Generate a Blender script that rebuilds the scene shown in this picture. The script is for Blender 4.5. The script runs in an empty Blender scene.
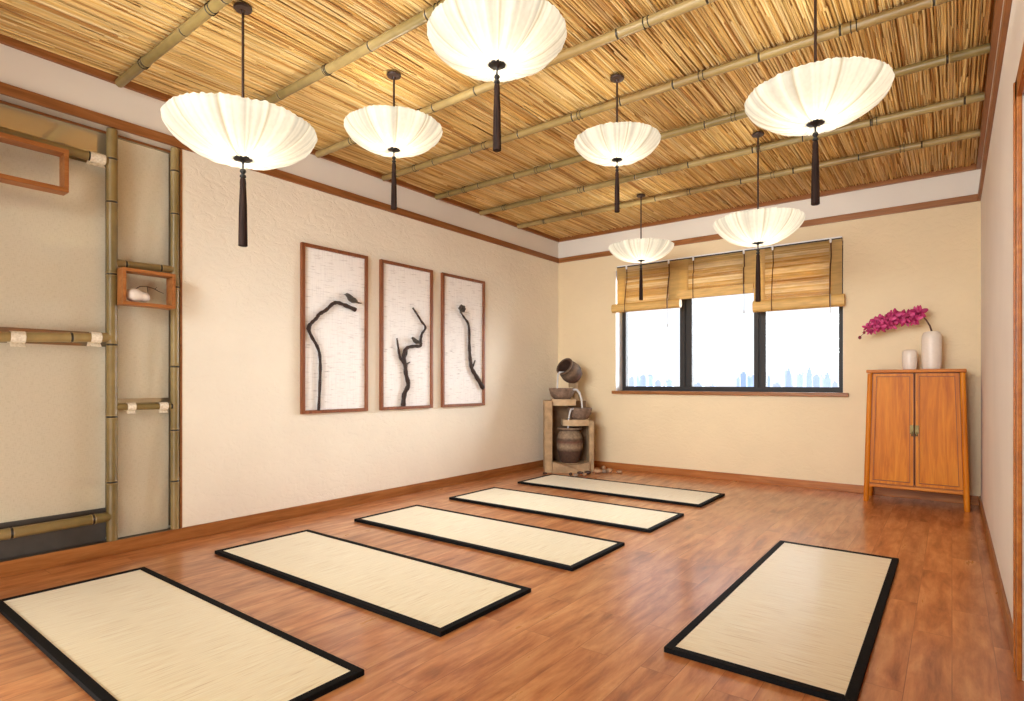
import bpy, bmesh, math, random
from mathutils import Vector, Matrix
R = random.Random(7)
C = bpy.context.scene.collection
PI = math.pi

# ------------------------------------------------------------------ helpers
class MB:
    def __init__(s): s.v=[]; s.f=[]; s.c=[]; s.col=(1,1,1)
    def add(s, vs, fs, cols=None):
        b=len(s.v); s.v+= [tuple(v) for v in vs]; s.f+= [tuple(i+b for i in f) for f in fs]
        s.c += cols if cols else [s.col]*len(vs)
    def box(s, x0,x1,y0,y1,z0,z1, bev=0.0):
        x0,x1=min(x0,x1),max(x0,x1); y0,y1=min(y0,y1),max(y0,y1); z0,z1=min(z0,z1),max(z0,z1)
        b=min(bev,(x1-x0)*.45,(y1-y0)*.45,(z1-z0)*.45)
        if b<=0:
            vs=[(x,y,z) for z in (z0,z1) for y in (y0,y1) for x in (x0,x1)]
            s.add(vs,[(0,2,3,1),(4,5,7,6),(0,1,5,4),(2,6,7,3),(0,4,6,2),(1,3,7,5)]); return
        bm=bmesh.new(); bmesh.ops.create_cube(bm,size=1)
        bmesh.ops.scale(bm,vec=(x1-x0,y1-y0,z1-z0),verts=bm.verts)
        bmesh.ops.translate(bm,vec=((x0+x1)/2,(y0+y1)/2,(z0+z1)/2),verts=bm.verts)
        bmesh.ops.bevel(bm,geom=bm.edges[:],offset=b,segments=2,affect='EDGES',profile=.7)
        s.bm(bm)
    def bm(s,bm):
        bm.verts.index_update(); bm.verts.ensure_lookup_table()
        s.add([v.co[:] for v in bm.verts],[[v.index for v in f.verts] for f in bm.faces]); bm.free()
    def tube(s, pts, radii, n=10, cap=True, cols=None):
        pts=[Vector(p) for p in pts]
        if not isinstance(radii,(list,tuple)): radii=[radii]*len(pts)
        vs=[];cs=[]; up=None
        for i,p in enumerate(pts):
            t=(pts[min(i+1,len(pts)-1)]-pts[max(i-1,0)]).normalized()
            if up is None:
                up=Vector((0,0,1)) if abs(t.z)<.9 else Vector((1,0,0))
            a=t.cross(up).normalized(); b=a.cross(t).normalized(); up=b
            for k in range(n):
                q=2*PI*k/n; vs.append(p+radii[i]*(math.cos(q)*a+math.sin(q)*b)); cs.append(cols[i] if cols else s.col)
        fs=[]
        for i in range(len(pts)-1):
            for k in range(n):
                fs.append((i*n+k,i*n+(k+1)%n,(i+1)*n+(k+1)%n,(i+1)*n+k))
        if cap:
            fs.append(tuple(range(n-1,-1,-1))); fs.append(tuple((len(pts)-1)*n+k for k in range(n)))
        s.add(vs,fs,cs)
    def lathe(s, prof, n=32, origin=(0,0,0), M=None, cols=None):
        vs=[];cs=[]
        for i,(r,z) in enumerate(prof):
            for k in range(n):
                q=2*PI*k/n; p=Vector((r*math.cos(q),r*math.sin(q),z))
                if M is not None: p=M@p
                vs.append(p+Vector(origin)); cs.append(cols[i] if cols else s.col)
        fs=[]
        for i in range(len(prof)-1):
            for k in range(n):
                fs.append((i*n+k,i*n+(k+1)%n,(i+1)*n+(k+1)%n,(i+1)*n+k))
        if prof[0][0]<1e-4 or True: fs.append(tuple(range(n-1,-1,-1)))
        if prof[-1][0]<.02: fs.append(tuple((len(prof)-1)*n+k for k in range(n)))
        s.add(vs,fs,cs)
    def prism(s, poly, z0, z1):
        n=len(poly)
        vs=[(x,y,z0) for x,y in poly]+[(x,y,z1) for x,y in poly]
        s.add(vs,[tuple(range(n-1,-1,-1)),tuple(range(n,2*n))]+[(i,(i+1)%n,n+(i+1)%n,n+i) for i in range(n)])
    def build(s, name, mat, parent=None, smooth=False, recalc=True, colattr=False):
        me=bpy.data.meshes.new(name); me.from_pydata(s.v,[],s.f)
        if colattr:
            a=me.color_attributes.new('col','FLOAT_COLOR','POINT')
            flat=[]
            for c in s.c: flat += [c[0],c[1],c[2],1.0]
            a.data.foreach_set('color',flat)
        if recalc:
            bm=bmesh.new(); bm.from_mesh(me); bmesh.ops.recalc_face_normals(bm,faces=bm.faces); bm.to_mesh(me); bm.free()
        if smooth:
            me.polygons.foreach_set('use_smooth',[True]*len(me.polygons))
            try: me.set_sharp_from_angle(angle=math.radians(40))
            except Exception: pass
        me.materials.append(mat); me.update()
        o=bpy.data.objects.new(name,me); C.objects.link(o)
        if parent: o.parent=parent
        return o

def tag(o,label=None,cat=None,group=None,kind=None):
    if label: o['label']=label
    if cat: o['category']=cat
    if group: o['group']=group
    if kind: o['kind']=kind
    return o
def empty(name,loc,rz=0):
    o=bpy.data.objects.new(name,None); C.objects.link(o); o.location=loc; o.rotation_euler=(0,0,rz); o.empty_display_size=.05
    return o
def thing(name,label,cat,loc=(0,0,0),rz=0,group=None): return tag(empty(name,loc,rz),label,cat,group)
def copy_tree(o,parent=None):
    c=o.copy(); C.objects.link(c); c.parent=parent
    for ch in list(o.children): copy_tree(ch,c)
    return c
def struct(name,mb,mat,parent=None,**k):
    o=mb.build(name,mat,parent,**k)
    if not parent: o['kind']='structure'
    return o
def lerp(a,b,t): return tuple(a[i]+(b[i]-a[i])*t for i in range(3))

# ------------------------------------------------------------------ materials
def s2l(c):
    return tuple(((x/255)/12.92 if x/255<=.04045 else ((x/255+.055)/1.055)**2.4) for x in c)
class MT:
    def __init__(s,name):
        s.m=bpy.data.materials.new(name); s.m.use_nodes=True; s.nt=s.m.node_tree; s.nt.nodes.clear()
        s.out=s.n('ShaderNodeOutputMaterial'); s.b=s.n('ShaderNodeBsdfPrincipled'); s.l(s.b.outputs[0],s.out.inputs[0])
        s.tc=s.n('ShaderNodeTexCoord')
    def n(s,t,**k):
        x=s.nt.nodes.new(t)
        for a,b in k.items(): setattr(x,a,b)
        return x
    def l(s,a,b): s.nt.links.new(a,b)
    def set(s,**k):
        for a,b in k.items():
            i=s.b.inputs[a.replace('_',' ')]; i.default_value = (*b,1) if isinstance(b,tuple) and len(b)==3 else b
        return s
    def mapping(s,scale,rot=(0,0,0),src='Object',loc=(0,0,0)):
        m=s.n('ShaderNodeMapping'); m.inputs['Scale'].default_value=scale; m.inputs['Rotation'].default_value=rot; m.inputs['Location'].default_value=loc
        s.l(s.tc.outputs[src],m.inputs['Vector']); return m.outputs[0]
    def noise(s,vec,scale=5,detail=4,rough=.5,dist=0):
        n=s.n('ShaderNodeTexNoise'); n.inputs['Scale'].default_value=scale; n.inputs['Detail'].default_value=detail
        n.inputs['Roughness'].default_value=rough; n.inputs['Distortion'].default_value=dist
        s.l(vec,n.inputs['Vector']); return n.outputs[0]
    def ramp(s,fac,stops):
        r=s.n('ShaderNodeValToRGB'); e=r.color_ramp.elements
        while len(e)<len(stops): e.new(.5)
        for i,(p,c) in enumerate(stops):
            e[i].position=p; e[i].color=(*c,1) if len(c)==3 else c
        s.l(fac,r.inputs[0]); return r.outputs[0]
    def mix(s,fac,a,b,mode='MIX'):
        m=s.n('ShaderNodeMix',data_type='RGBA',blend_type=mode)
        for sock,v in ((m.inputs[0],fac),(m.inputs[6],a),(m.inputs[7],b)):
            if hasattr(v,'links'): s.l(v,sock)
            elif isinstance(v,(int,float)): sock.default_value=v
            else: sock.default_value=(*v,1)
        return m.outputs[2]
    def math(s,op,a,b=None):
        m=s.n('ShaderNodeMath',operation=op)
        for i,v in enumerate((a,b)):
            if v is None: continue
            if hasattr(v,'links'): s.l(v,m.inputs[i])
            else: m.inputs[i].default_value=v
        return m.outputs[0]
    def bump(s,h,strength=.3,dist=.01):
        b=s.n('ShaderNodeBump'); b.inputs['Strength'].default_value=strength; b.inputs['Distance'].default_value=dist
        s.l(h,b.inputs['Height']); s.l(b.outputs[0],s.b.inputs['Normal']); return s
    def color(s,c):
        if hasattr(c,'links'): s.l(c,s.b.inputs['Base Color'])
        else: s.b.inputs['Base Color'].default_value=(*c,1)
        return s

def plain(name,c,rough=.5,var=.06,scale=20,metal=0,bump=0):
    m=MT(name); v=m.mapping((1,1,1)); n=m.noise(v,scale,3)
    c=s2l(c); m.color(m.ramp(n,[(.3,tuple(x*(1-var) for x in c)),(.7,tuple(min(1,x*(1+var)) for x in c))])).set(Roughness=rough,Metallic=metal)
    if bump: m.bump(n,bump,.004)
    return m.m
def wood(name,dark,mid,light,axis='x',scale=1.0,rough=.4,coat=0):
    m=MT(name); st={'x':(1.2,16,16),'y':(16,1.2,16),'z':(16,16,1.2)}[axis]
    v=m.mapping(tuple(a*scale for a in st)); n=m.noise(v,2.2,6,.6,.8)
    v2=m.mapping(tuple(a*scale*4 for a in st)); n2=m.noise(v2,3,3)
    c=m.ramp(n,[(.25,s2l(dark)),(.5,s2l(mid)),(.75,s2l(light))])
    c=m.mix(.18,c,m.ramp(n2,[(.3,(.25,.2,.15)),(.7,(1,1,1))]),'MULTIPLY')
    m.color(c).set(Roughness=rough,Coat_Weight=coat,Specular_IOR_Level=.3); m.bump(n2,.06,.003); return m.m
def attrcol(name,rough=.5,grain=(60,60,60),amt=.25,bump=.1,tint=None):
    m=MT(name); a=m.n('ShaderNodeVertexColor',layer_name='col'); v=m.mapping(grain); n=m.noise(v,1,3)
    c=m.mix(amt,a.outputs[0],m.ramp(n,[(.3,(.3,.25,.2)),(.7,(1.15,1.12,1.05))]),'MULTIPLY')
    m.color(c).set(Roughness=rough)
    if bump: m.bump(n,bump,.002)
    return m.m
def plaster(name,c,bump=.35,scale=9):
    m=MT(name); v=m.mapping((1,1,1.6)); n=m.noise(v,scale,7,.62,1.6)
    n0=m.noise(m.mapping((1,1,1)),2.0,3)
    r=m.ramp(n,[(.38,(0,0,0)),(.5,(.7,.7,.7)),(.58,(1,1,1))])
    c=s2l(c); m.color(m.ramp(n0,[(.3,tuple(x*.96 for x in c)),(.7,tuple(min(1,x*1.02) for x in c))])).set(Roughness=.85)
    m.bump(r,bump,.006); return m.m

M={}
M['wall_left']=plaster('plaster_left',(241,234,217))
M['wall_back']=plaster('plaster_back',(230,210,174))
M['wall_white']=plaster('paint_white',(236,230,224),.06,30)
M['band']=plaster('frieze_paint',(228,221,210),.04,30)
M['ceil']=plain('ceiling_backing',(186,138,76),.9)
M['trim']=wood('trim_wood',(118,70,34),(148,94,50),(170,114,68),'y',.8,.4)
M['trimx']=wood('trim_wood_across',(122,74,36),(154,100,54),(176,120,70),'x',.8,.4)
M['base']=wood('baseboard_wood',(128,74,32),(160,102,52),(184,124,70),'y',.8,.35)
M['basex']=wood('baseboard_wood_across',(140,80,36),(172,106,54),(192,126,70),'x',.8,.35)
M['cab']=wood('cabinet_wood',(176,92,8),(208,122,20),(228,148,38),'z',.55,.5,0)
M['cabx']=wood('cabinet_wood_across',(172,92,20),(202,120,36),(220,144,56),'x',.55,.5,0)
M['cabdark']=plain('cabinet_groove_shade',(126,66,20),.5)
M['box']=wood('box_wood',(130,76,34),(164,102,52),(188,128,72),'y',.8,.4)
M['frame']=wood('frame_wood',(108,60,34),(136,80,48),(156,98,62),'z',.8,.45)
M['door']=wood('door_wood',(140,74,18),(172,100,32),(194,124,50),'y',.6,.4)
M['black']=plain('black_metal',(14,10,9),.45,.2)
M['dark']=plain('dark_window_frame',(30,23,20),.6,.1)
M['brownrod']=plain('bronze_rod',(50,30,22),.4,.15)
M['tassel']=None
M['vase']=plain('cream_ceramic',(226,214,200),.4,.03,60,bump=.05)
M['white']=plain('white_plastic',(235,235,235),.4,.02)
M['stem']=plain('orchid_stem',(84,48,34),.5,.15)
M['brass']=plain('aged_brass',(104,86,50),.35,.15,40,.8)
M['cord']=plain('dark_cord',(82,48,30),.8,.1)
M['tail']=plain('tail_cord_grey',(176,170,160),.7)
M['slate']=plain('niche_sill_grey',(86,80,74),.6,.08)
M['plinth']=plain('plinth_dark_grey',(74,68,62),.6,.1)
M['branch']=plain('dark_branch',(46,27,19),.6,.3,40,bump=.4)
M['bird']=plain('dark_bird',(70,64,58),.55,.5,90)
M['stone']=plain('fountain_sandstone',(170,142,108),.9,.28,11,bump=.25)
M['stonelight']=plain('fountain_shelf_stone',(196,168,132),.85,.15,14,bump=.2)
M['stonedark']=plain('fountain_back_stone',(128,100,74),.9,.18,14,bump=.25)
M['bowl']=plain('fountain_bowl_clay',(120,98,82),.7,.35,30,bump=.5)
M['pebble1']=plain('tan_pebble',(176,140,108),.6,.15,30)
M['pebble2']=plain('dark_pebble',(70,48,40),.6,.2,30)
M['pebble3']=plain('grey_pebble',(150,134,118),.6,.15,30)
M['bamboo']=attrcol('bamboo_cane',.38,(14,14,14),.3,.05)
M['reed']=attrcol('reed_straw',.6,(30,3,30),.35,.0)
M['slat']=attrcol('blind_reeds',.6,(8,60,60),.3,.1)
m_=MT('blind_reed_light'); a_=m_.n('ShaderNodeVertexColor',layer_name='col'); v_=m_.noise(m_.mapping((8,60,60)),1,3)
c_=m_.mix(.3,a_.outputs[0],m_.ramp(v_,[(.3,(.45,.4,.3)),(.7,(1.1,1.08,1.02))]),'MULTIPLY'); m_.color(c_).set(Roughness=.6)
t_=m_.n('ShaderNodeBsdfTranslucent'); x_=m_.n('ShaderNodeMixShader'); x_.inputs[0].default_value=.5; m_.l(c_,t_.inputs[0]); m_.l(m_.b.outputs[0],x_.inputs[1]); m_.l(t_.outputs[0],x_.inputs[2]); m_.l(x_.outputs[0],m_.out.inputs[0]); M['slatlight']=m_.m
M['jar']=attrcol('fountain_jar_clay',.75,(40,40,40),.5,.5)

# tassel: fine vertical threads
m=MT('tassel_thread'); v=m.mapping((260,260,2)); n=m.noise(v,1,2)
m.color(m.ramp(n,[(.3,s2l((20,12,10))),(.7,s2l((58,40,32)))])).set(Roughness=.7); m.bump(n,.5,.003); m.set(Specular_IOR_Level=.1); M['tassel']=m.m

# floor planks
m=MT('floor_laminate'); v=m.mapping((1,1,1),(0,0,PI/2)); br=m.n('ShaderNodeTexBrick'); m.l(v,br.inputs['Vector'])
br.offset=.37; br.inputs['Scale'].default_value=1; br.inputs['Brick Width'].default_value=.95; br.inputs['Row Height'].default_value=.125
br.inputs['Mortar Size'].default_value=.0012; br.inputs['Color1'].default_value=(0,0,0,1); br.inputs['Color2'].default_value=(1,1,1,1); br.inputs['Mortar'].default_value=(.3,.3,.3,1)
sep=m.n('ShaderNodeVectorMath',operation='MULTIPLY'); m.l(br.outputs[0],sep.inputs[0]); sep.inputs[1].default_value=(7,3,5)
ad=m.n('ShaderNodeVectorMath',operation='ADD'); m.l(m.mapping((8,1.5,1)),ad.inputs[0]); m.l(sep.outputs[0],ad.inputs[1])
g=m.noise(ad.outputs[0],2.0,7,.62,.35)
ad2=m.n('ShaderNodeVectorMath',operation='ADD'); m.l(m.mapping((42,2.2,1)),ad2.inputs[0]); m.l(sep.outputs[0],ad2.inputs[1])
g2=m.noise(ad2.outputs[0],1.6,4,.6,.3)
c=m.ramp(g,[(.28,s2l((142,82,44))),(.44,s2l((188,118,68))),(.58,s2l((212,146,92))),(.76,s2l((230,174,120)))])
c=m.mix(.22,c,m.ramp(g2,[(.3,(.35,.26,.2)),(.65,(1,1,1))]),'MULTIPLY')
c=m.mix(.30,c,m.ramp(br.outputs[0],[(0,(.62,.56,.5)),(1,(1.2,1.18,1.15))]),'MULTIPLY')
mo=m.ramp(br.outputs['Fac'],[(0,(1,1,1)),(1,(.55,.45,.4))]); c=m.mix(.7,c,mo,'MULTIPLY')
m.color(c).set(Roughness=.3,Specular_IOR_Level=.45,Coat_Weight=.55,Coat_Roughness=.16)
rr=m.ramp(g,[(.3,(.36,.36,.36)),(.7,(.27,.27,.27))]); m.l(rr,m.b.inputs['Roughness'])
m.bump(g2,.035,.003); M['floor']=m.m

# straw mat weave: fine streaks across the short side (local y)
m=MT('straw_weave'); n=m.noise(m.mapping((160,5,1)),1,4,.6); n2=m.noise(m.mapping((330,14,1)),1,2); n3=m.noise(m.mapping((1.5,1.5,1)),1.5,2)
c=m.ramp(n,[(.28,s2l((204,178,122))),(.42,s2l((239,225,182))),(.7,s2l((248,240,206)))])
c=m.mix(.18,c,m.ramp(n2,[(.3,(.45,.35,.2)),(.6,(1,1,1))]),'MULTIPLY'); c=m.mix(.15,c,m.ramp(n3,[(.3,(.86,.84,.8)),(.7,(1,1,1))]),'MULTIPLY')
m.color(c).set(Roughness=.36,Specular_IOR_Level=.8); m.bump(n2,.1,.002); m.set(Sheen_Weight=.55,Sheen_Roughness=.35); M['straw']=m.m
m=MT('mat_border_cloth'); n=m.noise(m.mapping((220,220,220)),1,2); m.color(m.ramp(n,[(.35,s2l((4,4,5))),(.7,s2l((19,17,18)))])).set(Roughness=.8,Specular_IOR_Level=.15); m.bump(n,.4,.002); M['border']=m.m

# lantern silk
m=MT('lantern_silk'); a=m.n('ShaderNodeVertexColor',layer_name='col')
m.nt.nodes.remove(m.b)
n=m.noise(m.mapping((70,70,18)),1,3)
col=m.mix(.25,a.outputs[0],m.ramp(n,[(.3,(.72,.68,.6)),(.7,(1,1,1))]),'MULTIPLY')
df=m.n('ShaderNodeBsdfDiffuse'); tr=m.n('ShaderNodeBsdfTranslucent'); em=m.n('ShaderNodeEmission')
for x in (df,tr,em): m.l(col,x.inputs[0])
mx=m.n('ShaderNodeMixShader'); mx.inputs[0].default_value=.55; m.l(df.outputs[0],mx.inputs[1]); m.l(tr.outputs[0],mx.inputs[2])
em.inputs[1].default_value=.36
dk=m.mix(1.0,col,(.55,.54,.52),'MULTIPLY'); m.l(dk,df.inputs[0]); m.l(dk,tr.inputs[0])
ads=m.n('ShaderNodeAddShader'); m.l(mx.outputs[0],ads.inputs[0]); m.l(em.outputs[0],ads.inputs[1]); m.l(ads.outputs[0],m.out.inputs[0]); M['silk']=m.m

# linen (sheer)
m=MT('sheer_linen'); w=m.noise(m.mapping((1,420,40)),1,2); w2=m.noise(m.mapping((1,40,420)),1,2)
h=m.math('ADD',w,w2); n=m.noise(m.mapping((1,3,3)),1,2)
m.color(m.ramp(h,[(.6,s2l((216,206,176))),(1.4,s2l((240,232,208)))])).set(Roughness=.9); m.bump(h,.3,.002)
tp=m.n('ShaderNodeBsdfTransparent'); mx=m.n('ShaderNodeMixShader'); mx.inputs[0].default_value=.66
m.l(tp.outputs[0],mx.inputs[1]); m.l(m.b.outputs[0],mx.inputs[2]); m.l(mx.outputs[0],m.out.inputs[0]); M['linen']=m.m
m=MT('linen_tape'); h=m.noise(m.mapping((90,90,90)),1,2); m.color(m.ramp(h,[(.3,s2l((214,202,178))),(.7,s2l((240,232,214)))])).set(Roughness=.9); m.bump(h,.4,.002); M['tape']=m.m

# reflective niche back
m=MT('glazed_back'); m.color(s2l((206,192,160))).set(Roughness=.03,Metallic=.65,Specular_IOR_Level=.8); M['mirror']=m.m

# art backing
m=MT('woven_paper'); n=m.noise(m.mapping((1,9,95)),1,4,.65); n2=m.noise(m.mapping((1,130,6)),1,3); n3=m.noise(m.mapping((1,2,3)),2,2)
lines=m.ramp(n,[(.22,s2l((130,128,130))),(.36,s2l((226,224,222))),(.46,s2l((250,249,247)))])
c=m.mix(.25,lines,m.ramp(n2,[(.3,(.55,.55,.58)),(.55,(1,1,1))]),'MULTIPLY')
m.color(c).set(Roughness=.85); m.bump(n,.3,.003); M['paper']=m.m

# window glass
m=MT('window_glass'); m.nt.nodes.remove(m.b); tp=m.n('ShaderNodeBsdfTransparent'); gl=m.n('ShaderNodeBsdfGlossy'); gl.inputs['Roughness'].default_value=.01
fr=m.n('ShaderNodeFresnel'); fr.inputs[0].default_value=1.45; mx=m.n('ShaderNodeMixShader'); tp.inputs[0].default_value=(.985,.993,1,1)
m.l(fr.outputs[0],mx.inputs[0]); m.l(tp.outputs[0],mx.inputs[1]); m.l(gl.outputs[0],mx.inputs[2]); m.l(mx.outputs[0],m.out.inputs[0]); M['glass']=m.m
# water
m=MT('falling_water'); n=m.noise(m.mapping((60,60,8)),1,2); m.color(m.ramp(n,[(.3,(.75,.78,.8)),(.7,(.95,.95,.95))])).set(Roughness=.12,Transmission_Weight=.35,IOR=1.33); M['water']=m.m
# orchid petals
m=MT('orchid_petal'); a=m.n('ShaderNodeVertexColor',layer_name='col'); m.color(a.outputs[0]).set(Roughness=.55,Subsurface_Weight=.0); M['petal']=m.m
# skyline: aerial haze is put into the base colours
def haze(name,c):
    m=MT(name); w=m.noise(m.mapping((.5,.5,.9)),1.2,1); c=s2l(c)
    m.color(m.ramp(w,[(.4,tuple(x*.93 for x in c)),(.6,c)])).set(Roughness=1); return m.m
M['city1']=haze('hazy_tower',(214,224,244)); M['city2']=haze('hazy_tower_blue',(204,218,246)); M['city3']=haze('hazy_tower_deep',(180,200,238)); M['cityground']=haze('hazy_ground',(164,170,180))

# ------------------------------------------------------------------ room shell
XL,XR,YB,H = -3.892,.187,6.071,2.80
TZ0,TZ1 = 2.482,2.540
NY = 1.657                      # end of the bamboo niche
Y0 = -1.4
mb=MB(); mb.box(XL-.12,.9,Y0,YB+.30,-.08,0); struct('floor',mb,M['floor'])
mb=MB(); mb.box(XL-.12,.9,Y0,YB+.30,H,H+.08); struct('ceiling',mb,M['ceil'])
# left wall: solid stretch + frieze above niche + niche lining
mb=MB(); mb.box(XL-.12,XL,NY,YB+.30,0,TZ0+.03); struct('wall_left',mb,M['wall_left'])
mb=MB(); mb.box(XL-.12,XL,Y0,YB+.02,TZ0+.03,H); struct('wall_left_frieze',mb,M['band'])
mb=MB(); mb.box(XL-.12,XL,Y0,NY,0,.075); struct('wall_left_sill',mb,M['slate'])
mb=MB(); mb.box(XL-.12,XL-.09,Y0,NY,.075,TZ0+.03); struct('wall_left_niche',mb,M['wall_left'])
mb=MB(); mb.box(XL-.082,XL-.066,Y0,1.262,.075,.275); struct('wall_left_plinth',mb,M['plinth'])
# back wall with window opening
WX0,WX1,WZ0,WZ1=-3.105,-.795,.905,2.30
mb=MB()
mb.box(XL-.12,WX0,YB,YB+.30,0,TZ0+.03); mb.box(WX1,XR+.12,YB,YB+.30,0,TZ0+.03)
mb.box(WX0,WX1,YB,YB+.30,0,WZ0); mb.box(WX0,WX1,YB,YB+.30,WZ1,TZ0+.03)
struct('wall_back',mb,M['wall_back'])
mb=MB(); mb.box(XL,XR+.12,YB,YB+.30,TZ0+.03,H); struct('wall_back_frieze',mb,M['band'])
# right wall with door opening
DY0,DY1,DZ=1.62,2.585,1.972
YR=1.45
mb=MB(); mb.box(XR,XR+.12,DY1,YB,0,H); mb.box(XR,XR+.12,YR,DY0,0,H); mb.box(XR,XR+.12,DY0,DY1,DZ,H); struct('wall_right',mb,M['wall_white'])
mb=MB(); mb.box(XL-.12,.9,Y0-.1,Y0,0,H); struct('wall_front_added',mb,M['wall_white'])  # unseen wall added behind the camera to keep sky light out
# lower trim
mb=MB(); mb.box(XL,XL+.02,Y0,YB,TZ0,TZ1,.004); struct('trim_1',mb,M['trim'])
mb=MB(); mb.box(XL+.02,XR-.02,YB-.02,YB,TZ0,TZ1,.004); struct('trim_2',mb,M['trimx'])
mb=MB(); mb.box(XR-.02,XR,YR,YB,TZ0,TZ1,.004); struct('trim_3',mb,M['trim'])
# crown trim at the reed ceiling
mb=MB(); mb.box(XL,XL+.028,Y0,YB,2.742,2.796,.004); struct('trim_4',mb,M['trim'])
mb=MB(); mb.box(XL+.028,XR-.028,YB-.028,YB,2.742,2.796,.004); struct('trim_5',mb,M['trimx'])
mb=MB(); mb.box(XR-.028,XR,YR,YB,2.742,2.796,.004); struct('trim_6',mb,M['trim'])
# niche edge strips (thin brown)
mb=MB(); mb.box(XL-.09,XL+.004,NY-.012,NY,.08,TZ0,.002); struct('trim_7',mb,M['trim'])
mb=MB(); mb.box(XL-.09,XL-.078,Y0,NY-.012,TZ0-.014,TZ0,.002); struct('trim_8',mb,M['trim'])
mb=MB(); mb.box(XL-.09,XL,Y0,NY,TZ0,TZ0+.03); struct('wall_left_niche_head',mb,M['band'])
# baseboards
mb=MB(); mb.box(XL,XL+.014,Y0,YB,0,.08,.004); struct('baseboard_left',mb,M['base'])
mb=MB(); mb.box(XL+.014,XR-.014,YB-.014,YB,0,.075,.004); struct('baseboard_back',mb,M['basex'])
mb=MB(); mb.box(XR-.014,XR,DY1+.08,YB,0,.075,.004); struct('baseboard_right',mb,M['base'])
# corridor side beyond the right wall
mb=MB(); mb.box(.9,1.02,Y0-.1,YB+.30,0,H); struct('wall_corridor',mb,M['wall_white'])
mb=MB(); mb.box(XR+.12,.9,YB,YB+.30,0,H); struct('wall_corridor_end',mb,M['wall_white'])
# door in right wall
door=empty('door_1',(0,0,0)); door['kind']='structure'
mb=MB(); mb.box(XR-.014,XR,DY1-.01,DY1+.075,0,DZ+.065,.004); mb.box(XR-.018,XR-.012,DY1+.055,DY1+.075,0,DZ+.065,.003)
mb.box(XR-.014,XR,DY0-.075,DY0+.01,0,DZ+.065,.004); mb.box(XR-.014,XR,DY0-.075,DY1+.075,DZ-.01,DZ+.065,.004)
mb.build('door_casing',M['door'],door)
mb=MB(); z=.01
for k in range(7):
    mb.box(XR+.01,XR+.05,DY0+.012,DY1-.012,z,z+.276,.004); z+=.28
mb.build('door_leaf',M['door'],door)

# reed lining on the ceiling
mb=MB(); cols=[(232,196,122),(238,206,138),(218,176,100),(242,214,152),(204,156,82),(180,128,64),(234,198,126),(246,222,166)]
cols=[s2l(c) for c in cols]
def reed(x,y0,y1,z,r,dx,c):
    n=4; vs=[];fs=[]
    for j,(y,xx,zz) in enumerate(((y0,x,z+R.uniform(-.003,.003)),(y1,x+dx,z+R.uniform(-.003,.003)))):
        for k in range(n):
            q=PI*(k/(n-1)); vs.append((xx+r*math.cos(q),y,zz-r*math.sin(q)))
    for k in range(n-1): fs.append((k,k+1,n+k+1,n+k))
    fs.append((0,n,2*n-1,n-1))
    mb.add(vs,fs,[c]*len(vs))
for layer,(zz,step) in enumerate(((2.792,.0118),(2.784,.0135))):
    x=XL+.03
    while x<XR-.03:
        y=Y0+R.uniform(-.5,0)
        while y<YB-.03:
            L=R.uniform(.35,1.25); y1=min(y+L,YB-.025); dx=R.gauss(0,.009)*L
            xa=min(max(x+R.uniform(-.004,.004),XL+.035),XR-.035); dx=min(max(dx,XL+.035-xa),XR-.035-xa)
            if y1-max(y,Y0)>.05: reed(xa,max(y,Y0),y1,zz+R.uniform(-.003,.003),R.uniform(.003,.0063),dx,lerp(R.choice(cols),R.choice(cols),R.random()*.6))
            y+=L*R.uniform(.9,1.0)
        x+=step
tag(mb.build('reed_lining',M['reed'],None,smooth=True,recalc=False,colattr=True),'golden straw reed lining covering the whole ceiling','reed ceiling',kind='stuff')

# bamboo canes
BAM=[s2l((150,128,78)),s2l((126,108,62)),s2l((168,146,96)),s2l((138,112,66))]
def cane(mb,p0,p1,r,nodes=None,seg=.28,seed=0,dark=1.0,n=14):
    rr=random.Random(seed); p0=Vector(p0); p1=Vector(p1); L=(p1-p0).length
    if nodes is None:
        nodes=[];t=rr.uniform(.1,seg)
        while t<L-.04: nodes.append(t); t+=seg*rr.uniform(.8,1.2)
    st=[(0,1,0),(L,1,0)]
    for t in nodes:
        for d,k,ring in ((-.03,1,0),(-.011,1.05,0),(-.0075,1.09,1),(-.004,1.0,2),(0,.97,2),(.004,1.0,2),(.0075,1.1,1),(.012,1.04,0),(.03,1,0)):
            if 0<t+d<L: st.append((t+d,k,ring))
    st.sort(); pts=[];rad=[];cs=[]; ci=0
    for t,k,ring in st:
        w=.5+.5*math.sin(t*5+seed*1.7)
        c=lerp(BAM[seed%4],BAM[(seed+1)%4],w)
        if ring==2: c=s2l((40,30,16))
        elif ring==1: c=s2l((176,152,100))
        pts.append(p0.lerp(p1,t/L)); rad.append(r*k); cs.append(tuple(x*dark for x in c))
    mb.tube(pts,rad,n,True,cs)
names=['nearest the camera','second','third','fourth','fifth','sixth','seventh']
labels=['bamboo ceiling pole nearest the camera, ending above the bamboo rack at left',
 'second bamboo ceiling pole from the camera, just behind the largest left lantern rod',
 'third bamboo ceiling pole from the camera, crossing behind the top centre lantern',
 'fourth bamboo ceiling pole, in the middle of the reed ceiling',
 'third bamboo ceiling pole counted from the window wall',
 'second bamboo ceiling pole counted from the window wall',
 'bamboo ceiling pole nearest the window wall']
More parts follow.
